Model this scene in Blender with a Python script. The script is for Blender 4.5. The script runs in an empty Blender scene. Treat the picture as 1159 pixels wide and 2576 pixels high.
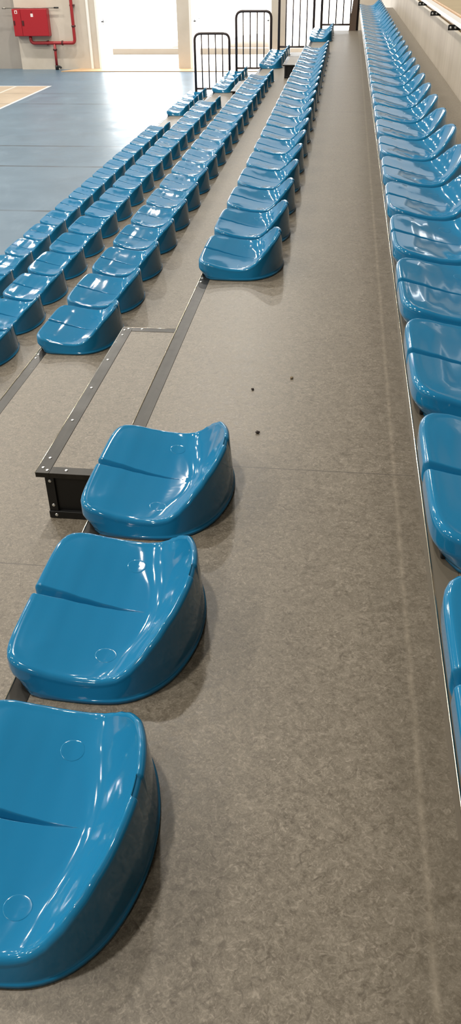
import bpy, bmesh, math, random
from mathutils import Vector, Matrix
random.seed(4)
sc = bpy.context.scene
col = sc.collection
PI = math.pi

# ------------------------------------------------------------------ measures
D = 0.85            # depth of one tier
H = 0.38            # rise of one tier
FLOOR = -4 * H
YW = 26.8           # inner face of the far wall
PITCH = 0.546

# ------------------------------------------------------------------ materials
def mat(name, color=(.8, .8, .8), rough=.5, metal=0., spec=.5, coat=0., emit=None, estr=0.):
    m = bpy.data.materials.new(name); m.use_nodes = True
    b = m.node_tree.nodes['Principled BSDF']
    b.inputs['Base Color'].default_value = (*color, 1)
    b.inputs['Roughness'].default_value = rough
    b.inputs['Metallic'].default_value = metal
    b.inputs['Specular IOR Level'].default_value = spec
    b.inputs['Coat Weight'].default_value = coat
    b.inputs['Coat Roughness'].default_value = .05
    if emit:
        b.inputs['Emission Color'].default_value = (*emit, 1)
        b.inputs['Emission Strength'].default_value = estr
    return m

class NT:
    """small helper for node graphs"""
    def __init__(s, m):
        s.t = m.node_tree; s.n = s.t.nodes; s.l = s.t.links; s.b = s.n['Principled BSDF']
        s.co = s.n.new('ShaderNodeNewGeometry').outputs['Position']
    def noise(s, scale, detail=4., rough=.55, dist=0., vec=None):
        k = s.n.new('ShaderNodeTexNoise')
        k.inputs['Scale'].default_value = scale; k.inputs['Detail'].default_value = detail
        k.inputs['Roughness'].default_value = rough; k.inputs['Distortion'].default_value = dist
        s.l.new(vec if vec is not None else s.co, k.inputs['Vector'])
        return k.outputs['Fac']
    def ramp(s, fac, stops):
        k = s.n.new('ShaderNodeValToRGB'); e = k.color_ramp.elements
        while len(e) < len(stops): e.new(.5)
        for i, (p, c) in enumerate(stops):
            e[i].position = p; e[i].color = (*c, 1) if len(c) == 3 else c
        s.l.new(fac, k.inputs[0]); return k.outputs[0]
    def math(s, op, a, b=None, clamp=False):
        k = s.n.new('ShaderNodeMath'); k.operation = op; k.use_clamp = clamp
        for i, v in enumerate((a, b)):
            if v is None: continue
            if isinstance(v, (int, float)): k.inputs[i].default_value = v
            else: s.l.new(v, k.inputs[i])
        return k.outputs[0]
    def mix(s, fac, a, b, mode='MIX'):
        k = s.n.new('ShaderNodeMix'); k.data_type = 'RGBA'; k.blend_type = mode
        for nm, v in ((0, fac), (6, a), (7, b)):
            if isinstance(v, (int, float)): k.inputs[nm].default_value = v
            elif isinstance(v, tuple): k.inputs[nm].default_value = (*v, 1)
            else: s.l.new(v, k.inputs[nm])
        return k.outputs[2]
    def xyz(s):
        k = s.n.new('ShaderNodeSeparateXYZ'); s.l.new(s.co, k.inputs[0]); return k.outputs
    def band(s, v, c, w):       # 1 inside |v-c|<w
        d = s.math('ABSOLUTE', s.math('SUBTRACT', v, c)); return s.math('LESS_THAN', d, w)
    def bump(s, h, strength=.1, dist=.002):
        k = s.n.new('ShaderNodeBump'); k.inputs['Strength'].default_value = strength
        k.inputs['Distance'].default_value = dist
        s.l.new(h, k.inputs['Height']); s.l.new(k.outputs[0], s.b.inputs['Normal'])
    def color(s, c): s.l.new(c, s.b.inputs['Base Color'])
    def rough(s, v): s.l.new(v, s.b.inputs['Roughness'])
    def scaled(s, sx, sy, sz):
        k = s.n.new('ShaderNodeMapping'); k.inputs['Scale'].default_value = (sx, sy, sz)
        s.l.new(s.co, k.inputs[0]); return k.outputs[0]

# glossy blue injection moulded plastic
M = {}
M['blue'] = mat('blue_plastic', (.013, .182, .362), .075, spec=.6)
t = NT(M['blue']); t.bump(t.noise(11, 2), .05, .005)
M['black'] = mat('black_steel', (.012, .012, .012), .38, spec=.4)
M['strip'] = mat('dark_anodised_strip', (.04, .036, .03), .3, metal=.5)
t = NT(M['strip']); f = t.noise(1, 3, vec=t.scaled(60, 5, 60))
t.color(t.ramp(f, [(.3, (.026, .0235, .019)), (.7, (.040, .036, .029))]))
t.rough(t.ramp(t.noise(14, 4), [(.3, (.27,) * 3), (.75, (.42,) * 3)]))
M['strip_up'] = mat('brown_edge_strip', (.15, .125, .09), .32, metal=.2)  # dark strip with its brown reflection put into the colour
M['edge'] = mat('worn_metal_edge', (.62, .56, .45), .22, metal=1.)
M['rivet'] = mat('aluminium_rivet', (.85, .85, .82), .3, metal=.75)
M['rail'] = mat('dark_brown_painted_steel', (.045, .03, .028), .35)
M['board'] = mat('brown_board', (.13, .085, .06), .5)
M['red'] = mat('red_enamel', (.36, .012, .022), .35)
M['redpipe'] = mat('red_pipe_paint', (.30, .016, .02), .38)
M['darkred'] = mat('dark_red_metal', (.06, .008, .01), .45)
M['white'] = mat('white_paint', (.86, .84, .80), .45)
M['sticker'] = mat('white_sticker', (.75, .68, .66), .5)
M['steel'] = mat('grey_steel', (.35, .33, .29), .4, metal=.6)
M['wood'] = mat('plywood_sill', (.55, .36, .2), .45)
t = NT(M['wood']); t.color(t.ramp(t.noise(1, 4, vec=t.scaled(1.2, 30, 10)), [(.3, (.5, .31, .16)), (.7, (.64, .44, .26))]))
M['tan'] = mat('tan_floor', (.50, .38, .20), .4)
t = NT(M['tan']); t.color(t.ramp(t.noise(3, 4), [(.3, (.46, .35, .18)), (.7, (.54, .42, .23))]))
M['crumb'] = mat('dark_crumb', (.03, .02, .015), .8)
M['crumb_pale'] = mat('pale_crumb', (.20, .15, .09), .8)

def wall_mat(name, lo, hi, streak=False):
    m = mat(name, hi, .6, spec=.3); t = NT(m)
    f = t.noise(1.3, 5, .6)
    c = t.ramp(f, [(.3, lo), (.7, hi)])
    if streak:
        s_ = t.noise(1, 5, .7, vec=t.scaled(14, 14, .7))
        c = t.mix(t.math('MULTIPLY', t.ramp(s_, [(.45, (0, 0, 0)), (.75, (1, 1, 1))]), .35), c, tuple(v * .62 for v in lo))
    t.color(c); t.bump(t.noise(60, 4), .12, .003)
    return m
M['wall'] = wall_mat('cream_painted_wall', (.52, .46, .38), (.60, .54, .46))
M['wallgrey'] = wall_mat('grey_painted_wall', (.33, .30, .27), (.38, .35, .31))  # shade of the wall recess put into a darker wall colour
M['concrete'] = wall_mat('streaked_concrete_wall', (.43, .37, .295), (.55, .485, .40), True)
M['ceil'] = wall_mat('ceiling_panels', (.26, .25, .24), (.32, .31, .30))
M['hall'] = wall_mat('hall_wall_paint', (.12, .115, .105), (.15, .145, .135))

def lino(name, joints=(), scuff=None):
    m = mat(name, (.2, .18, .15), .4, spec=.45); t = NT(m)
    big = t.noise(4, 3, .5)
    med = t.noise(34, 5, .62, 1.6)
    fine = t.noise(95, 5, .68, 2.2)
    flk = t.noise(46, 2.5, .55, 3.0)
    flk2 = t.noise(30, 3, .6, 2.4)
    base = t.ramp(med, [(.32, (.098, .080, .056)), (.5, (.180, .153, .113)), (.68, (.27, .232, .177))])
    base = t.mix(.5, base, t.ramp(fine, [(.30, (.068, .054, .036)), (.52, (.180, .153, .115)), (.72, (.39, .34, .265))]))
    lightf = t.ramp(flk, [(.56, (0, 0, 0)), (.72, (1, 1, 1))])
    darkf = t.ramp(flk2, [(.30, (1, 1, 1)), (.43, (0, 0, 0))])
    base = t.mix(t.math('MULTIPLY', lightf, .5), base, (.40, .345, .275))
    base = t.mix(t.math('MULTIPLY', darkf, .6), base, (.075, .058, .04))
    base = t.mix(t.ramp(big, [(.3, (0, 0, 0)), (.75, (.22, .22, .22))]), base, (.125, .104, .076))
    x, y, z = t.xyz()
    for j in joints:
        base = t.mix(t.math('MULTIPLY', t.band(y, j, .0018 if j < 4 else .004), .8), base, (.05, .042, .034))
    if scuff is not None:
        back_dark = t.math('MULTIPLY', t.ramp(t.math('ADD', x, t.math('MULTIPLY', t.noise(7, 4), .10)), [(.80, (0, 0, 0)), (.93, (1, 1, 1))]), t.ramp(t.noise(16, 5, .65), [(.3, (.15,) * 3), (.7, (.55,) * 3)]))  # mottled darkening towards the back edge of the walkway
        base = t.mix(back_dark, base, (.085, .070, .048))
        wob = t.math('MULTIPLY', t.math('SUBTRACT', t.noise(3, 2), .5), .004)
        xx = t.math('ADD', x, wob)
        d = t.math('ABSOLUTE', t.math('SUBTRACT', xx, scuff))
        k = t.math('SUBTRACT', 1.0, t.math('DIVIDE', d, .010), True)
        k = t.math('MULTIPLY', k, t.ramp(t.noise(30, 3), [(.35, (.1,) * 3), (.65, (.6,) * 3)]))
        base = t.mix(k, base, (.31, .265, .20))
    t.color(base)
    t.rough(t.ramp(med, [(.3, (.36,) * 3), (.7, (.46,) * 3)]))
    t.bump(fine, .08, .001)
    return m
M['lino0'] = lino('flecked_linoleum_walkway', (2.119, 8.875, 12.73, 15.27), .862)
M['lino1'] = lino('flecked_linoleum_lower', (2.036, 8.62, 15.3))
M['lino2'] = lino('flecked_linoleum_upper', (10.87, 4.1))

def court_mat():
    m = mat('blue_sports_vinyl', (.07, .18, .32), .22, spec=.5); t = NT(m)
    x, y, z = t.xyz()
    blue = t.ramp(t.noise(1.1, 5, .6), [(.3, (.092, .152, .208)), (.7, (.12, .186, .246))])
    scr = t.noise(1, 5, .7, 1.5, vec=t.scaled(1.2, .5, 1))
    blue = t.mix(t.math('MULTIPLY', t.ramp(scr, [(.55, (0, 0, 0)), (.7, (1, 1, 1))]), .22), blue, (.22, .30, .38))
    beige = t.ramp(t.noise(2, 4), [(.3, (.40, .32, .23)), (.7, (.48, .39, .29))])
    inx = t.math('LESS_THAN', x, -7.07); iny = t.math('LESS_THAN', y, 23.1)
    c = t.mix(t.math('MULTIPLY', inx, iny), blue, beige)
    ln = t.math('MULTIPLY', t.band(x, -7.04, .035), t.math('LESS_THAN', y, 23.13))
    ln2 = t.math('MULTIPLY', t.band(y, 23.1, .04), t.math('LESS_THAN', x, -7.0))
    ln3 = t.math('MULTIPLY', t.band(x, -7.95, .03), t.math('LESS_THAN', y, 23.1))
    c = t.mix(t.math('MAXIMUM', t.math('MAXIMUM', ln, ln2), t.math('MULTIPLY', ln3, .7)), c, (.72, .70, .66))
    for yy, w, a in ((10.85, .034, .9), (13.565, .034, .9), (15.22, .04, .75), (20.1, .05, .6), (21.74, .05, .35), (8.2, .03, .8), (5.5, .03, .8)):
        br = t.ramp(t.noise(1, 2, vec=t.scaled(1.5, .01, .01)), [(.40, (.35,) * 3), (.6, (1,) * 3)])
        c = t.mix(t.math('MULTIPLY', t.math('MULTIPLY', t.band(y, yy, w), a), br), c, (.025, .03, .035))
    t.color(c)
    t.rough(t.ramp(t.noise(2.2, 5, .65), [(.3, (.30,) * 3), (.75, (.42,) * 3)]))
    t.bump(t.noise(9, 3), .02, .002)
    return m
M['court'] = court_mat()
m = bpy.data.materials.new('milky_polycarbonate'); m.use_nodes = True; nt_ = m.node_tree  # dimming sheet for the panels added above the doors
tb = nt_.nodes.new('ShaderNodeBsdfTransparent'); tb.inputs[0].default_value = (.27, .27, .27, 1)
nt_.links.new(tb.outputs[0], nt_.nodes['Material Output'].inputs[0]); M['poly'] = m
M['sand'] = mat('pale_sandy_ground', (.72, .64, .54), .9, spec=.1)
t = NT(M['sand']); t.color(t.ramp(t.noise(1.2, 5), [(.35, (.62, .52, .42)), (.6, (.78, .72, .64))]))
M['kerb'] = mat('pale_kerb_stone', (.20, .175, .145), .8)
M['glove'] = mat('dark_handle_plastic', (.02, .02, .022), .4)

# ------------------------------------------------------------------ builders
def link(o, parent=None, label=None, cat=None, group=None, kind=None):
    col.objects.link(o)
    if parent is not None: o.parent = parent
    if label: o['label'] = label
    if cat: o['category'] = cat
    if group: o['group'] = group
    if kind: o['kind'] = kind
    return o

def thing(name, label, cat, loc=(0, 0, 0), group=None):
    o = bpy.data.objects.new(name, None); o.empty_display_size = .1; o.location = loc
    return link(o, None, label, cat, group)

def obj(name, bm, m, parent=None, smooth=False, loc=None, **kw):
    me = bpy.data.meshes.new(name)
    bmesh.ops.recalc_face_normals(bm, faces=bm.faces)
    bm.to_mesh(me); bm.free()
    for mm in (m if isinstance(m, (list, tuple)) else [m]): me.materials.append(mm)
    if smooth:
        for p in me.polygons: p.use_smooth = True
    o = bpy.data.objects.new(name, me)
    if loc: o.location = loc
    return link(o, parent, **kw)

def box(bm, x0, x1, y0, y1, z0, z1, bev=0., mi=0):
    r = bmesh.ops.create_cube(bm, size=1)
    vs = r['verts']
    for v in vs:
        v.co = Vector(((x0 + x1) / 2 + v.co.x * (x1 - x0), (y0 + y1) / 2 + v.co.y * (y1 - y0), (z0 + z1) / 2 + v.co.z * (z1 - z0)))
    fs = set(f for v in vs for f in v.link_faces)
    for f in fs: f.material_index = mi
    if bev:
        es = list(set(e for v in vs for e in v.link_edges))
        bmesh.ops.bevel(bm, geom=es, offset=bev, segments=2, affect='EDGES', profile=.5)
    return bm

def tube(bm, pts, r, n=10, closed=False, caps=True):
    pts = [Vector(p) for p in pts]; rings = []
    N = len(pts); ref = None
    for i, p in enumerate(pts):
        a = pts[i - 1] if (i > 0 or closed) else p
        b = pts[(i + 1) % N] if (i < N - 1 or closed) else p
        tdir = (b - a).normalized()
        if ref is None:
            ref = Vector((0, 0, 1)) if abs(tdir.z) < .9 else Vector((1, 0, 0))
        u = (ref - tdir * ref.dot(tdir))
        if u.length < 1e-4: u = tdir.orthogonal()
        u.normalize(); ref = u; w = tdir.cross(u)
        rings.append([bm.verts.new(p + r * (math.cos(2 * PI * k / n) * u + math.sin(2 * PI * k / n) * w)) for k in range(n)])
    for i in range(N if closed else N - 1):
        A, B = rings[i], rings[(i + 1) % N]
        for k in range(n):
            bm.faces.new((A[k], A[(k + 1) % n], B[(k + 1) % n], B[k]))
    if caps and not closed:
        bm.faces.new(rings[0]); bm.faces.new(rings[-1])
    return bm

def fillet(pts, r, n=6):
    """round the inner corners of a polyline"""
    pts = [Vector(p) for p in pts]; out = [pts[0]]
    for i in range(1, len(pts) - 1):
        p, a, b = pts[i], pts[i - 1], pts[i + 1]
        da, db = (a - p).normalized(), (b - p).normalized()
        s, e = p + da * r, p + db * r
        for k in range(n + 1):
            q = k / n
            out.append(s * (1 - q) ** 2 + p * 2 * q * (1 - q) + e * q * q)
    out.append(pts[-1]); return out

def disc(bm, c, r, axis, h=.003, n=12):
    """domed rivet head standing on point c, pointing along axis"""
    ax = Vector(axis).normalized(); u = ax.orthogonal().normalized(); w = ax.cross(u); c = Vector(c)
    prev = None
    for rr, hh in ((r, -.001), (r, h * .35), (r * .8, h * .8), (r * .4, h)):
        ring = [bm.verts.new(c + ax * hh + rr * (math.cos(2 * PI * k / n) * u + math.sin(2 * PI * k / n) * w)) for k in range(n)]
        if prev:
            for k in range(n): bm.faces.new((prev[k], prev[(k + 1) % n], ring[(k + 1) % n], ring[k]))
        prev = ring
    bm.faces.new(prev)
    return bm

# ------------------------------------------------------------------ the seat shell
def catmull(pts, n):
    out = []
    for i in range(len(pts) - 1):
        p0 = pts[max(i - 1, 0)]; p1 = pts[i]; p2 = pts[i + 1]; p3 = pts[min(i + 2, len(pts) - 1)]
        for k in range(n):
            s = k / n
            out.append(tuple(.5 * (2 * b + (c - a) * s + (2 * a - 5 * b + 4 * c - d) * s * s + (3 * b - a - 3 * c + d) * s ** 3)
                             for a, b, c, d in zip(p0, p1, p2, p3)))
    out.append(pts[-1]); return out

half = [(-.018, 0), (-.018, .09), (-.017, .15), (-.012, .195), (.004, .228), (.035, .246), (.085, .252), (.14, .254),
        (.20, .252), (.25, .244), (.292, .222), (.328, .183), (.351, .138), (.366, .088), (.374, .04), (.376, 0)]
HC = catmull(half, 14)
CX = .262                                          # centre of the polar net: where the groove ends
def outline(a):
    """rim point in direction a (0 = front, pi = back) seen from (CX, 0)"""
    s = 1 if a <= PI else -1
    aa = a if a <= PI else 2 * PI - a
    dx, dy = -math.cos(aa), math.sin(aa)
    for i in range(len(HC) - 1):
        (x0, y0), (x1, y1) = HC[i], HC[i + 1]
        c0 = (x0 - CX) * dy - y0 * dx; c1 = (x1 - CX) * dy - y1 * dx
        if c0 <= 1e-12 and c1 >= -1e-12 or c0 >= -1e-12 and c1 <= 1e-12:
            k = c0 / (c0 - c1) if abs(c0 - c1) > 1e-12 else 0
            px, py = x0 + (x1 - x0) * k, y0 + (y1 - y0) * k
            if (px - CX) * dx + py * dy > 0: return Vector((px, s * py))
    return Vector((HC[-1][0] if dx > 0 else HC[0][0], 0))
def lut(x, tab):
    if x <= tab[0][0]: return tab[0][1]
    for (a, b), (c, d) in zip(tab, tab[1:]):
        if x <= c:
            k = (x - a) / (c - a); k = k * k * (3 - 2 * k) * .5 + k * .5
            return b + (d - b) * k
    return tab[-1][1]
RIM = [(-.02, .080), (.0, .079), (.05, .070), (.10, .058), (.15, .050), (.20, .048), (.235, .054), (.262, .068), (.29, .092), (.32, .122), (.345, .147), (.376, .168)]
POW = [(-.02, 1.25), (.05, 1.3), (.12, 1.7), (.2, 2.2), (.28, 2.2), (.34, 1.8), (.376, 1.6)]
ZC = .028; RHO = .013; GD = .031
def sstep(a, b, x):
    k = min(1, max(0, (x - a) / (b - a))); return k * k * (3 - 2 * k)

BASE = [(-.02, .078), (.0, .076), (.05, .066), (.10, .052), (.15, .040), (.20, .031), (.25, .028), (.40, .028)]
DEEP = .115
def base_z(x, y):
    return lut(x, BASE) + .013 * (abs(y) / .25) ** 2.2
def surf(x, y):
    """height of the seat top: a gently dished seat that sweeps up into the rim"""
    best = 9; bp = HC[0]; ay = abs(y)
    for p in HC:
        d = (p[0] - x) ** 2 + (p[1] - ay) ** 2
        if d < best: best = d; bp = p
    d = max(0, math.sqrt(best) - RHO * .85)
    g = max(0, 1 - d / DEEP)
    g = g ** 2.1
    rise = lut(bp[0], RIM) - base_z(bp[0], bp[1])
    return base_z(x, y) + rise * g

def angles():
    out = []
    g = .060
    for k in range(-13, 14): out.append(g * k / 13 * 1.25)           # groove, dense
    n = 46
    a0 = g * 1.25
    for k in range(1, n): out.append(a0 + (PI - .24 - a0) * k / n)
    for k in range(0, 25): out.append(PI - .24 + .48 * k / 24)       # label notch, dense
    for k in range(1, n): out.append(PI + .24 + (PI - .24 - a0) * k / n)
    return [x % (2 * PI) for x in out]

def seat_mesh():
    bm = bmesh.new()
    A = angles(); n = len(A)
    P = [outline(a) for a in A]
    Nn = []
    for i in range(n):
        d = (P[(i + 1) % n] - P[i - 1]); v = Vector((d.y, -d.x)).normalized()
        if v.dot(P[i] - Vector((CX, 0))) < 0: v = -v
        Nn.append(v)
    def groove(a):                                  # steep near flank, long far flank
        k = (a if a < PI else a - 2 * PI) / .064
        if k <= -1 or k >= 1: return 0
        return sstep(-1, -.72, k) if k < -.1 else 1 - sstep(-.1, .95, k)
    rings = []
    RS = [.07, .14, .21, .28, .35, .42, .49, .56, .63, .70, .76, .82, .87, .91, .945, .975, 1.0]
    for r in RS:
        ring = []
        for i, a in enumerate(A):
            inner = P[i] - Nn[i] * RHO
            q = Vector((CX, 0)) + (inner - Vector((CX, 0))) * r
            z = (lut(P[i].x, RIM) if r == 1.0 else surf(q.x, q.y)) - GD * groove(a) * sstep(.0, .8, r)
            ring.append(bm.verts.new((q.x, q.y, z)))
        rings.append(ring)
    def notch(i):
        return P[i].x > .3 and abs(P[i].y) < .0215
    # rounded rim
    for k in range(1, 7):
        an = k / 6 * PI / 2; ring = []
        for i, a in enumerate(A):
            q = P[i] - Nn[i] * RHO * (1 - math.sin(an))
            z = lut(P[i].x, RIM) - RHO * (1 - math.cos(an))
            g = groove(a)
            q = q + Vector((1, 0)) * .013 * g * (k / 6)
            z -= GD * g
            if notch(i): q = q - Nn[i] * .003; z -= .004
            ring.append(bm.verts.new((q.x, q.y, z)))
        rings.append(ring)
    ztops = [lut(p.x, RIM) - RHO for p in P]
    for k in range(1, 10):                         # outer wall
        s = k / 9; ring = []
        for i, a in enumerate(A):
            front = 1 - sstep(-.005, .07, P[i].x)
            zb = .010
            z = ztops[i] + (zb - ztops[i]) * s
            off = .011 * s * (1 - front)
            if front > 0: off -= front * .024 * max(0, (.036 - z) / .036)
            g = groove(a); gg = g * max(0, 1 - s * 1.15)
            q = P[i] + Nn[i] * off + Vector((1, 0)) * .013 * gg
            z2 = z - GD * gg * (1 - s)
            if notch(i): q = q - Nn[i] * .003 * max(0, 1 - s * 4)
            ring.append(bm.verts.new((q.x, q.y, z2)))
        rings.append(ring)
    for off, z in ((.0118, .0095), (.0135, .0085), (.0145, .006), (.0145, .0)):    # foot lip
        ring = []
        for i, a in enumerate(A):
            f0 = 1 - sstep(-.005, .07, P[i].x); lipw = sstep(.08, .24, P[i].x)
            o = (.011 + (off - .011) * lipw) * (1 - f0) - f0 * .0225
            q = P[i] + Nn[i] * o
            ring.append(bm.verts.new((q.x, q.y, z)))
        rings.append(ring)
    c = bm.verts.new((CX, 0, ZC))
    for i in range(n): bm.faces.new((c, rings[0][i], rings[0][(i + 1) % n]))
    for R1, R2 in zip(rings, rings[1:]):
        for i in range(n):
            j = (i + 1) % n
            bm.faces.new((R1[i], R2[i], R2[j], R1[j]))
    # underside of the shell closed a little above the deck
    ring = [bm.verts.new((CX + (v.co.x - CX) * .9, v.co.y * .9, .004)) for v in rings[-1]]
    for i in range(n):
        j = (i + 1) % n
        bm.faces.new((rings[-1][i], ring[i], ring[j], rings[-1][j]))
    bm.faces.new(ring)
    return bm

def cover_mesh(cx, cy, r=.0235):
    bm = bmesh.new(); n = 28; prev = None
    for rr, h in ((0, .0006), (.35, .0006), (.7, .0006), (.92, .0006), (.97, .0005), (1.0, .0003), (1.015, -.001)):
        if rr == 0:
            prev = [bm.verts.new((cx, cy, surf(cx, cy) + h))]; continue
        ring = []
        for k in range(n):
            x = cx + r * rr * math.cos(2 * PI * k / n); y = cy + r * rr * math.sin(2 * PI * k / n)
            ring.append(bm.verts.new((x, y, surf(x, y) + h)))
        for k in range(n):
            j = (k + 1) % n
            if len(prev) == 1: bm.faces.new((prev[0], ring[k], ring[j]))
            else: bm.faces.new((prev[k], ring[k], ring[j], prev[j]))
        prev = ring
    return bm

def bracket_mesh():
    bm = bmesh.new()
    box(bm, .006, .05, -.205, .205, 0, .03, .003)
    return bm

seat_root = None
def make_seat(loc, label, group):
    root = thing('stadium_seat', label, 'seat', loc, group)
    obj('seat_shell', seat_mesh(), M['blue'], root, True)
    for s in (-1, 1):
        obj('bolt_cover', cover_mesh(.196, .158 * s), M['blue'], root, True)
    obj('mounting_bracket', bracket_mesh(), M['black'], root, label='black steel bracket under the seat front')
    return root
def copy_seat(src, loc, label, group):
    c = src.copy(); col.objects.link(c); c.location = loc
    c['label'] = label; c['group'] = group
    for ch in list(src.children):
        k = ch.copy(); col.objects.link(k); k.parent = c
    return c

# ------------------------------------------------------------------ camera (fixed first: used to skip what lies outside the frame)
R = ((0.99235141, 0.12268426, -0.01368385), (-0.0586799, 0.56633471, 0.82208374), (-0.10860637, 0.81499299, -0.56920215))
CAM = Vector((.64244, 0, 1.30596)); FPX = 2032.5
def px(p):
    d = Vector(p) - CAM
    X, Y, Z = (sum(a * b for a, b in zip(r, d)) for r in R)
    if Z <= .05: return None
    return (579.5 + FPX * X / Z, 1288 - FPX * Y / Z)
cd = bpy.data.cameras.new('camera'); co = bpy.data.objects.new('camera', cd); col.objects.link(co)
cd.sensor_fit = 'VERTICAL'; cd.sensor_height = 36; cd.lens = 36 * FPX / 2576; cd.clip_start = .05; cd.clip_end = 300
co.matrix_world = Matrix(((R[0][0], R[1][0], -R[2][0], CAM.x), (R[0][1], R[1][1], -R[2][1], CAM.y), (R[0][2], R[1][2], -R[2][2], CAM.z), (0, 0, 0, 1)))
sc.camera = co
cd.dof.use_dof = False

def seen(x, y, z):
    for dx in (-.02, .2, .38):
        for dy in (-.26, 0, .26):
            for dz in (0, .16):
                q = px((x + dx, y + dy, z + dz))
                if q and -5 < q[0] < 1164 and -5 < q[1] < 2581: return True
    return False

# ------------------------------------------------------------------ the rows of seats
def ordinal(k):
    w = ['first', 'second', 'third', 'fourth', 'fifth', 'sixth', 'seventh', 'eighth', 'ninth', 'tenth', 'eleventh', 'twelfth', 'thirteenth',
         'fourteenth', 'fifteenth', 'sixteenth', 'seventeenth', 'eighteenth', 'nineteenth', 'twentieth']
    if k < 20: return w[k]
    t_ = {2: 'twenty', 3: 'thirty', 4: 'forty'}[(k + 1) // 10]
    return (t_[:-1] + 'ieth') if (k + 1) % 10 == 0 else t_ + '-' + w[(k + 1) % 10 - 1]

rows = []
ya = [.842, 1.418, 1.987, 2.536, 3.085, 3.632, 4.18] + [4.18 + PITCH * k for k in range(1, 27)]
rows.append((D + .013, H, ya, 'on the upper tier along the right wall', 'seats of the upper right row'))
rows.append((0, 0, [.82, 1.395, 1.98], '', 'three nearest seats left of the walkway'))
rows.append((0, 0, [4.085 + PITCH * k for k in range(20)], 'in the long walkway row beyond the near step', 'seats on the walkway edge beyond the near step'))
nm = {1: 'in the long row one tier below the walkway', 2: 'in the long row two tiers below the walkway', 3: 'in the long lowest row beside the court'}
for i in (1, 2, 3):
    rows.append((-i * D, -i * H, [4.0 + PITCH * k for k in range(20)], nm[i], 'seats ' + nm[i]))
fr = {0: 'in the far short row on the walkway edge', 1: 'in the far short row, one tier below', 2: 'in the far short row, two tiers below', 3: 'in the far short row, lowest tier'}
for i in (0, 1, 2, 3):
    rows.append((-i * D, -i * H, [(16.62 if i == 0 else 16.30) + (.546 if i == 0 else PITCH) * k for k in range(4 if i == 0 else 5)], fr[i], 'seats ' + fr[i]))

for (x, z, ys, where, grp) in rows:
    vis = [y for y in ys if seen(x, y, z)]
    for k, y in enumerate(vis):
        if grp.startswith('three'):
            lab = ['nearest blue plastic seat at the lower left corner, cut by the frame', 'middle blue seat of the near left trio, fully in view', 'farthest blue seat of the near left trio, hiding the black step corner'][k]
        else:
            lab = '%s blue seat from the near end %s' % (ordinal(k), where)
        if seat_root is None: seat_root = make_seat((x, y, z + .0006), lab, grp)
        else: copy_seat(seat_root, (x, y, z + .0006), lab, grp)

# ------------------------------------------------------------------ tiers
Y0, Y1 = -1.2, 18.86
SW = .049
def tier(i, x0, x1, ys, label, lino_m):
    """deck of one tier: flecked sheet, dark nosing, front riser"""
    z = i * H
    root = thing('bleacher_tier', label, 'bleacher tier', (x0, ys[0], z))
    L = ys[1] - ys[0]
    bm = bmesh.new(); box(bm, SW, x1 - x0, 0, L, -.035, -.0012)
    obj('deck_panel', bm, lino_m, root)
    bm = bmesh.new(); box(bm, 0, SW, 0, L, -.04, 0, .0012)
    ns = obj('nosing_strip', bm, M['strip_up'] if i == 1 else M['strip'], root, label='metal edge strip')
    bm = bmesh.new(); tube(bm, [(.0005, 0, -.0002), (.0005, L, -.0002)], .0022, 8)
    obj('edge_bead', bm, M['edge'], ns, True)
    zb = (-H if i > -3 else FLOOR - z)
    bm = bmesh.new(); box(bm, .10, .115, 0, L, zb + .001, -.036)
    obj('riser_panel', bm, M['black'], root)
    return root, ns
def rivet(parent, p, axis=(0, 0, 1), r=.0062):
    o = parent
    org = Vector((0, 0, 0))
    q = o
    while q is not None: org += q.location; q = q.parent
    bm = bmesh.new(); disc(bm, Vector(p) - org, r, axis)
    return obj('rivet', bm, M['rivet'], parent, True)
T1, n1 = tier(1, D, 1.497, (Y0, Y1), 'upper tier carrying the right-hand seat row beside the concrete wall', M['lino2'])
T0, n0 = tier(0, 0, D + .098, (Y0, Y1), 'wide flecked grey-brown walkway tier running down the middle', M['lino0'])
tl = {-1: 'flecked tier one step down, left of the walkway', -2: 'narrow strip of tier two steps down from the walkway', -3: 'lowest flecked tier next to the blue court floor'}
TT = {}
for i in (-1, -2, -3):
    TT[i] = tier(i, i * D, (i + 1) * D + .098, (Y0, Y1), tl[i], M['lino1'])
for p in ((.011, 3.846, .0002), (.012, 3.795, .0002)): rivet(n0, p)
for p in ((-D + .014, 3.726, -H + .0002), (-D + .015, 3.679, -H + .0002)): rivet(TT[-1][1], p)

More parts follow.
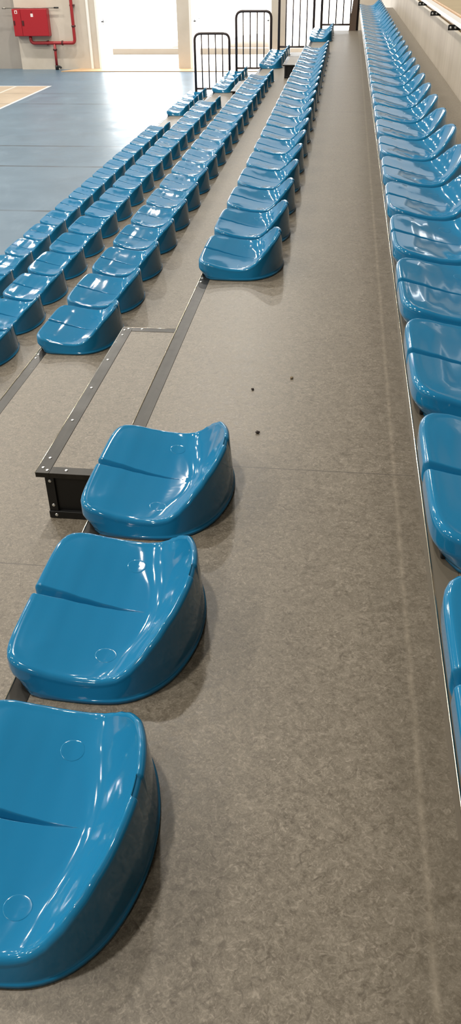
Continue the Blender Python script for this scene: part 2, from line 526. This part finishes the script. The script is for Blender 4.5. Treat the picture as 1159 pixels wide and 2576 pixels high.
# ------------------------------------------------------------------ step boxes in the aisles
def step(label, y0, y1, ztop, zbot, x1, x0, grp=None):
    root = thing('aisle_step', label, 'step', ((x0 + x1) / 2, (y0 + y1) / 2, zbot + .0006), grp)
    ox, oy, oz = root.location
    a, b, c, d = x0 - ox, x1 - ox, y0 - oy, y1 - oy
    h = ztop - zbot
    b -= .001
    w = .05; lip = .018
    bm = bmesh.new(); box(bm, a + w - .002, b, c + .04, d - .04, h - .03, h - .0006)
    obj('tread_panel', bm, M['lino1'], root)
    def strip(xa, xb, ya_, yb):
        bm = bmesh.new(); box(bm, xa, xb, ya_, yb, h - lip, h + .001, .0012)
        return obj('edge_strip', bm, M['strip'], root)
    s1 = strip(a, a + w, c, d)
    s2 = strip(a + w, b, c, c + .045)
    s3 = strip(a + w, b, d - .045, d)
    bm = bmesh.new(); tube(bm, [(a, c, h), (a, d, h)], .0018, 6)
    obj('edge_bead', bm, M['edge'], s1, True)
    bm = bmesh.new(); tube(bm, [(a, d, h), (b, d, h)], .0015, 6)
    obj('edge_bead', bm, M['edge'], s3, True)
    # body: black sheet, inset below the lip
    bm = bmesh.new(); box(bm, a + .036, b, c + .016, c + .022, .012, h - lip + .002)
    e1 = obj('end_panel', bm, M['black'], root)
    bm = bmesh.new(); box(bm, a + .036, b, d - .022, d - .016, .012, h - lip + .002)
    obj('end_panel', bm, M['black'], root)
    bm = bmesh.new(); box(bm, a + .030, a + .036, c + .012, d - .012, .0, h - lip + .002)
    obj('front_panel', bm, M['black'], root)
    for q in (c + .006, d - .012):
        bm = bmesh.new(); box(bm, a + .0295, a + .062, q, q + .006 + .004, 0, h - lip + .002, .001)
        obj('corner_angle', bm, M['black'], root)
    bm = bmesh.new(); box(bm, a + .028, b, c + .0, c + .016, 0, .028, .0015); 
    ft = obj('foot_angle', bm, M['black'], root)
    W_ = lambda x, y, z: Vector((x - ox, y - oy, z - oz))
    if y0 < 5:
        zt = h + .001
        def rv(par, p, ax=(0, 0, 1), r=.0062):
            bm = bmesh.new(); disc(bm, p, r, ax); obj('rivet', bm, M['rivet'], par, True)
        for (x, y) in [(-.333, 2.413), (-.338, 2.346), (-.334, 2.701), (-.335, 2.988), (-.337, 3.274), (-.338, 3.561), (-.342, 3.622), (-.326, 3.640)]:
            rv(s1, Vector((x - ox, y - oy, zt)))
        rv(s1, Vector((-.318 - ox, 2.33 - oy, zt)))
        rv(s2, Vector((-.25 - ox, 2.335 - oy, zt)))
        rv(s3, Vector((-.259 - ox, 3.640 - oy, zt)))
        rv(e1, Vector((a + .047, c + .006, h - .035)), (0, -1, 0))
        rv(e1, Vector((a + .047, c + .006, .052)), (0, -1, 0))
        rv(ft, Vector((a + .055, c, .014)), (0, -1, 0))
    return root
step('black-edged half-height step with white rivets in the near aisle', 2.311, 3.659, -H / 2, -H, .0, -.357, None)
step('dark half-height step in the far aisle between the seat blocks', 14.75, 16.02, -H / 2, -H, .0, -.357, None)
step('half-height step in the far aisle one tier lower', 14.75, 16.02, -H * 1.5, -2 * H, -D, -D - .357, None)

# crumbs on the walkway
def crumb(p, r, m, label, seed):
    random.seed(seed)
    bm = bmesh.new(); bmesh.ops.create_icosphere(bm, subdivisions=2, radius=r)
    for v in bm.verts:
        v.co *= .75 + .5 * random.random(); v.co.z = v.co.z * .6 + r * .4
        v.co.z = max(v.co.z, 0)
    o = obj('crumb', bm, m, None, False, loc=p, label=label, cat='crumb'); return o
crumb((.512, 2.76, 0), .0065, M['crumb_pale'], 'brown crumb farthest of the three crumbs on the walkway', 1)
crumb((.377, 2.653, 0), .0055, M['crumb'], 'tiny black crumb on the walkway nearest the black step', 2)
crumb((.426, 2.335, 0), .007, M['crumb'], 'dark round crumb on the walkway, nearest the camera', 3)

# ------------------------------------------------------------------ railings at the far end
def railing(x0, x1, zb, y, label, h=1.1):
    root = thing('guard_railing', label, 'railing', ((x0 + x1) / 2, y, zb + .0006), 'end railings of the tiers')
    w = (x1 - x0) / 2
    bm = bmesh.new()
    tube(bm, fillet([(-w, 0, 0), (-w, 0, h), (w, 0, h), (w, 0, 0)], .13, 7), .025, 10)
    obj('frame', bm, M['rail'], root, True)
    bm = bmesh.new(); tube(bm, [(-w, 0, .1), (w, 0, .1)], .018, 8); obj('bottom_rail', bm, M['rail'], root, True)
    for k in range(4):
        x = -w + 2 * w * (k + 1) / 5
        bm = bmesh.new(); tube(bm, [(x, 0, .1), (x, 0, h)], .0125, 8); obj('baluster', bm, M['rail'], root, True)
    return root
YR = 18.92
railing(-2.445, -1.73, -3 * H, YR - .1, 'leftmost dark tube railing with rounded top, standing on the lowest tier')
railing(-1.585, -.88, -2 * H, YR - .1, 'second dark railing from the left, in front of the doorway')
railing(-.722, -.033, -H, YR - .1, 'third dark railing from the left, above the far black step')
railing(.118, .825, 0, YR - .1, 'rightmost dark railing closing the end of the walkway')

# ------------------------------------------------------------------ the hall
def struct(name, bm, m, **kw): return obj(name, bm, m, None, kind='structure', **kw)
S = 1.027            # wall sits a little behind the measured plane
def wx(x): return .64244 + (x - .64244) * S
def wz(z): return 1.30596 + (z - 1.30596) * S
bm = bmesh.new(); box(bm, -22, 6.5, -9, YW + .25, FLOOR - .1, FLOOR); struct('floor', bm, M['court'])
ZC_ = 7.0
LEFT = wx(-8.80)
bm = bmesh.new(); box(bm, LEFT, wx(-6.45), YW, YW + .3, FLOOR, 2.7); struct('wall_front', bm, M['wall'])
bm = bmesh.new(); box(bm, -22, LEFT, YW + .16, YW + .3, FLOOR, 2.7); struct('wall_front_recess', bm, M['wallgrey'])
bm = bmesh.new(); box(bm, wx(-6.45), 6.5, YW, YW + .3, 1.05, 2.7); struct('wall_front_lintel', bm, M['wall'])
bm = bmesh.new(); box(bm, wx(-4.12), wx(-3.77), YW, YW + .3, FLOOR, 1.05); struct('wall_front_pier', bm, M['wall'])
bm = bmesh.new(); box(bm, wx(-1.47), wx(-1.05), YW, YW + .3, FLOOR, 1.05); struct('wall_front_pier', bm, M['wall'])
bm = bmesh.new(); box(bm, wx(.78), 6.5, YW, YW + .3, FLOOR, 1.05); struct('wall_front_end', bm, M['wall'])
bm = bmesh.new(); box(bm, -22, 6.5, YW, YW + .3, 6.6, ZC_); struct('wall_front_top', bm, M['wall'])
for k in range(6):  # unseen bright panels, added for sheen on seats and glare on decks
    xa = -22 + k * 4.75
    bm = bmesh.new(); box(bm, xa + .12, xa + 4.63, YW + .1, YW + .12, 2.7, 6.6); wn = struct('window_%d' % (k + 1), bm, M['poly'])  # added unseen panel, for sheen and glare
    bm = bmesh.new(); box(bm, xa - .12, xa + .12, YW, YW + .3, 2.7, 6.6); obj('window_frame', bm, M['wall'], wn)  # upright beside the added panel
# pilaster strip beside the first door
bm = bmesh.new(); box(bm, wx(-6.70), wx(-6.63), YW - .03, YW, FLOOR, 4, .004); struct('trim_1', bm, M['white'])
bm = bmesh.new(); box(bm, -22.2, -22, -9, YW + .3, FLOOR, ZC_); struct('wall_left', bm, M['hall'])
bm = bmesh.new(); box(bm, -22, 6.5, -9.2, -9, FLOOR, ZC_); struct('wall_back', bm, M['hall'])
bm = bmesh.new(); box(bm, 6.5, 6.7, -9, YW + .3, FLOOR, ZC_); struct('wall_right_gallery', bm, M['wall'])
bm = bmesh.new(); box(bm, -22.2, 6.7, -9.2, YW + .3, ZC_, ZC_ + .1); struct('ceiling', bm, M['ceil'])
# right wall of the stand and the tan gallery floor behind it
bm = bmesh.new(); box(bm, 1.5, 1.7, -9, YW, FLOOR, .76); struct('wall_right', bm, M['concrete'])
bm = bmesh.new(); box(bm, 1.5, 6.5, -9, YW, .76, .78); struct('floor_gallery', bm, M['tan'])
# white beam on brackets along the wall top
beam = thing('handrail_beam', 'white beam along the top of the concrete wall on the right', 'rail', (1.475, 8.8, .834))
bm = bmesh.new(); box(bm, -.035, .035, -9.8, YW - 8.85, 0, .030, .004); obj('beam', bm, M['white'], beam)
bm = bmesh.new(); box(bm, .042, .056, -9.8, YW - 8.85, -.0535, .043, .003); obj('back_lip', bm, M['wood'], beam, label='orange-brown strip behind the white beam')
for y in [7.3 + 1.69 * k for k in range(0, 7)]:
    bm = bmesh.new()
    pr = [(-.075, -.038), (.02, -.038), (.02, -.0005), (-.068, -.0005), (-.075, -.006)]
    a = [bm.verts.new((x, y - 8.8 - .004, z)) for x, z in pr]; b = [bm.verts.new((x, y - 8.8 + .004, z)) for x, z in pr]
    bm.faces.new(a); bm.faces.new(b[::-1])
    for k in range(len(pr)): bm.faces.new((a[k], a[k - 1], b[k - 1], b[k]))
    br = obj('bracket', bm, M['black'], beam, label='black gusset bracket')
    for xx in (-.056, -.020):
        bm = bmesh.new(); disc(bm, (xx, y - 8.8 - .004, -.020), .0085, (0, -1, 0), .004); obj('bolt', bm, M['rivet'], br, True)

# plywood sill in front of the doors
bm = bmesh.new()
pr = [(wx(-7.45), YW - .62), (wx(.7), YW - .62), (wx(.7), YW), (wx(-7.05), YW)]
a = [bm.verts.new((x, y, FLOOR + .001)) for x, y in pr]; b = [bm.verts.new((x, y, FLOOR + .022)) for x, y in pr]
bm.faces.new(a[::-1]); bm.faces.new(b)
for k in range(4): bm.faces.new((a[k - 1], a[k], b[k], b[k - 1]))
obj('door_sill', bm, M['wood'], None, label='long plywood sill on the blue floor in front of the doorways', cat='sill')

# doors standing open to the outside
def door(name, x, w, parts=True, hand=1):
    z0, z1 = FLOOR + .02, .98
    bm = bmesh.new(); box(bm, x, x + .05, YW + .3, YW + .3 + w, z0, z1, .004)
    d = struct(name, bm, M['white'])
    bm = bmesh.new()
    tube(bm, fillet([(x + .05 * (hand > 0), YW + .36, -.32), (x + .025 + .075 * hand, YW + .36, -.32), (x + .025 + .075 * hand, YW + .3 + w - .1, -.32), (x + .05 * (hand > 0), YW + .3 + w - .1, -.32)], .03, 4), .018, 8)
    obj('push_bar', bm, M['glove'], d, True)
    bm = bmesh.new(); box(bm, x - .004 if hand < 0 else x + .046, x + .004 if hand < 0 else x + .054, YW + .5, YW + .62, -.42, -.22, .002)
    obj('lock_plate', bm, M['glove'], d)
    return d
door('door_1', wx(-6.43), 1.1)
door('door_2', wx(-3.75), 1.1)
door('door_3', wx(-1.55), 1.1, hand=-1)
bm = bmesh.new(); box(bm, wx(-6.45), wx(-6.39), YW - .02, YW + .3, FLOOR + .02, 1.05, .004); struct('trim_2', bm, M['white'])
bm = bmesh.new(); box(bm, wx(-3.77), wx(-3.70), YW - .02, YW + .3, FLOOR + .02, 1.05, .004); struct('trim_3', bm, M['white'])

# brown board leaning at the end of the walkway
bm = bmesh.new()
pr = [(.665, .0), (.80, .0), (.835, 1.25), (.80, 1.25)]
a = [bm.verts.new((x, 18.74, z)) for x, z in pr]; b = [bm.verts.new((x, 18.77, z)) for x, z in pr]
bm.faces.new(a); bm.faces.new(b[::-1])
for k in range(4): bm.faces.new((a[k], a[k - 1], b[k - 1], b[k]))
obj('leaning_board', bm, M['board'], None, label='narrow brown board leaning at the far end of the walkway', cat='board')

# ------------------------------------------------------------------ fire cabinet and pipework
yc = YW - .24
cab = thing('fire_hose_cabinet', 'red fire hose cabinet hung on the cream wall at upper left', 'cabinet', (wx(-8.3), YW - .004, wz(-.59)))
ox, oz = cab.location.x, cab.location.z
cx0, cx1 = wx(-8.81) - ox, wx(-7.79) - ox; ch = wz(.08) - oz; sp = wx(-8.56) - ox
bm = bmesh.new(); box(bm, cx0, cx1, -.22, 0, 0, ch, .008); obj('body', bm, M['red'], cab)
bm = bmesh.new(); box(bm, cx0 + .008, sp - .006, -.236, -.221, .012, ch - .012, .004); dl = obj('door', bm, M['red'], cab)
bm = bmesh.new(); box(bm, sp + .006, cx1 - .008, -.236, -.221, .012, ch - .012, .004); dr = obj('door', bm, M['red'], cab)
bm = bmesh.new(); box(bm, cx0 + .02, cx0 + .065, -.25, -.237, ch * .42, ch * .58, .004); obj('latch', bm, M['darkred'], dl, label='dark latch')
bm = bmesh.new(); box(bm, sp + .02, sp + .075, -.25, -.237, ch * .40, ch * .58, .004); obj('latch', bm, M['darkred'], dr, label='dark latch')
bm = bmesh.new(); box(bm, sp - .17, sp - .09, -.2385, -.2365, ch * .83, ch * .95); s_ = obj('sticker', bm, M['sticker'], dl, label='small white sticker')
bm = bmesh.new(); box(bm, sp + .30, sp + .375, -.2385, -.2365, ch * .71, ch * .83); obj('sticker', bm, M['sticker'], dr, label='small white sticker')
bm = bmesh.new(); box(bm, sp - .15, sp - .11, -.2398, -.2386, ch * .85, ch * .92); obj('pictogram', bm, M['red'], s_)
bm = bmesh.new(); box(bm, sp + .325, sp + .35, -.2385, -.2368, ch * .86, ch * .91); obj('badge', bm, M['darkred'], dr)
# grey bar lying on the cabinet
bar = thing('metal_bar', 'long grey metal bar lying across the top of the red cabinet', 'bar', (wx(-8.3), YW - .1, wz(.08) + .001))
bm = bmesh.new(); tube(bm, [(wx(-9.08) - wx(-8.3), 0, .016), (wx(-7.6) - wx(-8.3), 0, .016)], .016, 8); obj('rod', bm, M['steel'], bar, True)
bm = bmesh.new(); tube(bm, [(wx(-7.6) - wx(-8.3), 0, .016), (wx(-7.47) - wx(-8.3), 0, .016)], .020, 8); obj('grip', bm, M['black'], bar, True)
bm = bmesh.new(); tube(bm, [(wx(-9.12) - wx(-8.3), 0, .016), (wx(-9.02) - wx(-8.3), 0, .016)], .024, 8); obj('end_knob', bm, M['steel'], bar, True)
# pipework
pipe = thing('fire_main_pipe', 'red water pipe looping from the cabinet and up the wall', 'pipe', (wx(-7.7), YW - .12, FLOOR))
ox, oz = pipe.location.x, pipe.location.z
X = lambda v: wx(v) - ox
Z = lambda v: wz(v) - oz
bm = bmesh.new()
tube(bm, fillet([(X(-8.39), 0, Z(-.595)), (X(-8.39), 0, Z(-.765)), (X(-7.09), 0, Z(-.765)), (X(-7.08), 0, ZC_ - oz - .01)], .10, 6), .045, 12)
obj('main_run', bm, M['redpipe'], pipe, True)
bm = bmesh.new(); tube(bm, [(X(-7.70), 0, Z(-.765)), (X(-7.71), 0, Z(-1.33))], .038, 12); obj('drop_leg', bm, M['redpipe'], pipe, True)
for p, q in (((X(-7.085), 0, Z(-.37)), (X(-7.085), 0, Z(-.33))), ((X(-7.48), 0, Z(-.765)), (X(-7.44), 0, Z(-.765))), ((X(-7.705), 0, Z(-.95)), (X(-7.705), 0, Z(-.91)))):
    bm = bmesh.new(); tube(bm, [p, q], .062, 12); obj('coupling', bm, M['darkred'], pipe, True)
bm = bmesh.new(); tube(bm, [(X(-7.71), 0, Z(-1.33)), (X(-7.71), 0, 0.002)], .05, 12); vb = obj('valve', bm, M['black'], pipe, True)
bm = bmesh.new(); tube(bm, fillet([(X(-7.71), -.02, Z(-1.36)), (X(-7.60), -.02, Z(-1.36)), (X(-7.58), -.02, .05)], .05, 5), .03, 8); obj('valve_outlet', bm, M['black'], vb, True)
for xx, zz in ((-7.10, .15),):
    bm = bmesh.new(); box(bm, X(-7.14), X(-7.02), -.02, .12, Z(zz) - .02, Z(zz) + .02, .004); obj('pipe_clip', bm, M['darkred'], pipe)
bm = bmesh.new(); box(bm, X(-7.93), X(-7.89), -.02, .12, Z(-.765) - .06, Z(-.765) + .06, .004); obj('pipe_clip', bm, M['darkred'], pipe)

# ------------------------------------------------------------------ outside
bm = bmesh.new(); box(bm, -60, 50, YW + .25, 120, FLOOR - .4, FLOOR - .02); struct('ground_outside', bm, M['sand'])
bm = bmesh.new(); box(bm, -9, 9, 31.2, 31.5, FLOOR - .02, FLOOR + .16, .01)
obj('kerb', bm, M['kerb'], None, label='pale kerb crossing the bright yard beyond the doorways', cat='kerb')
def rock(p, s, seed, label):
    random.seed(seed); bm = bmesh.new(); bmesh.ops.create_icosphere(bm, subdivisions=3, radius=1)
    for v in bm.verts:
        n_ = math.sin(v.co.x * 4 + seed) * .1 + math.sin(v.co.y * 5) * .1 + math.sin(v.co.z * 6) * .08
        v.co *= 1 + n_
        v.co.x *= s[0]; v.co.y *= s[1]; v.co.z = max(v.co.z * s[2], -.02)
    obj('rock', bm, M['kerb'], None, True, loc=p, label=label, cat='rock')
rock((-5.2, 33.2, FLOOR - .02), (.55, .3, .22), 3, 'pale low rock beyond the kerb, seen through the left doorway')
rock((-2.7, 33.6, FLOOR - .02), (.8, .4, .45), 5, 'pale heap of stone beyond the kerb, seen through the middle doorway')

# ------------------------------------------------------------------ light
w = bpy.data.worlds.new('sky'); sc.world = w; w.use_nodes = True
bg = w.node_tree.nodes['Background']; bg.inputs[0].default_value = (.93, .97, 1, 1); bg.inputs[1].default_value = 8.0
def lamp(name, x, y, z, p, r=.22, c=(1, .95, .87)):
    l = bpy.data.lights.new(name, 'AREA'); l.shape = 'DISK'; l.size = r * 2; l.energy = p; l.color = c
    o = bpy.data.objects.new(name, l); o.location = (x, y, z); col.objects.link(o)
for x in (-16, -11, -6, -1.5):
    for y in (-4, 1.5, 7, 12.5, 18, 23.5):
        lamp('ceiling_lamp', x, y, ZC_ - .12, (110 if y < 0 else 180) if y < 20 else 260, .17)
sc.view_settings.view_transform = 'Standard'; sc.view_settings.look = 'None'
sc.view_settings.exposure = .28; sc.view_settings.gamma = 1; sc.view_settings.use_curve_mapping = False
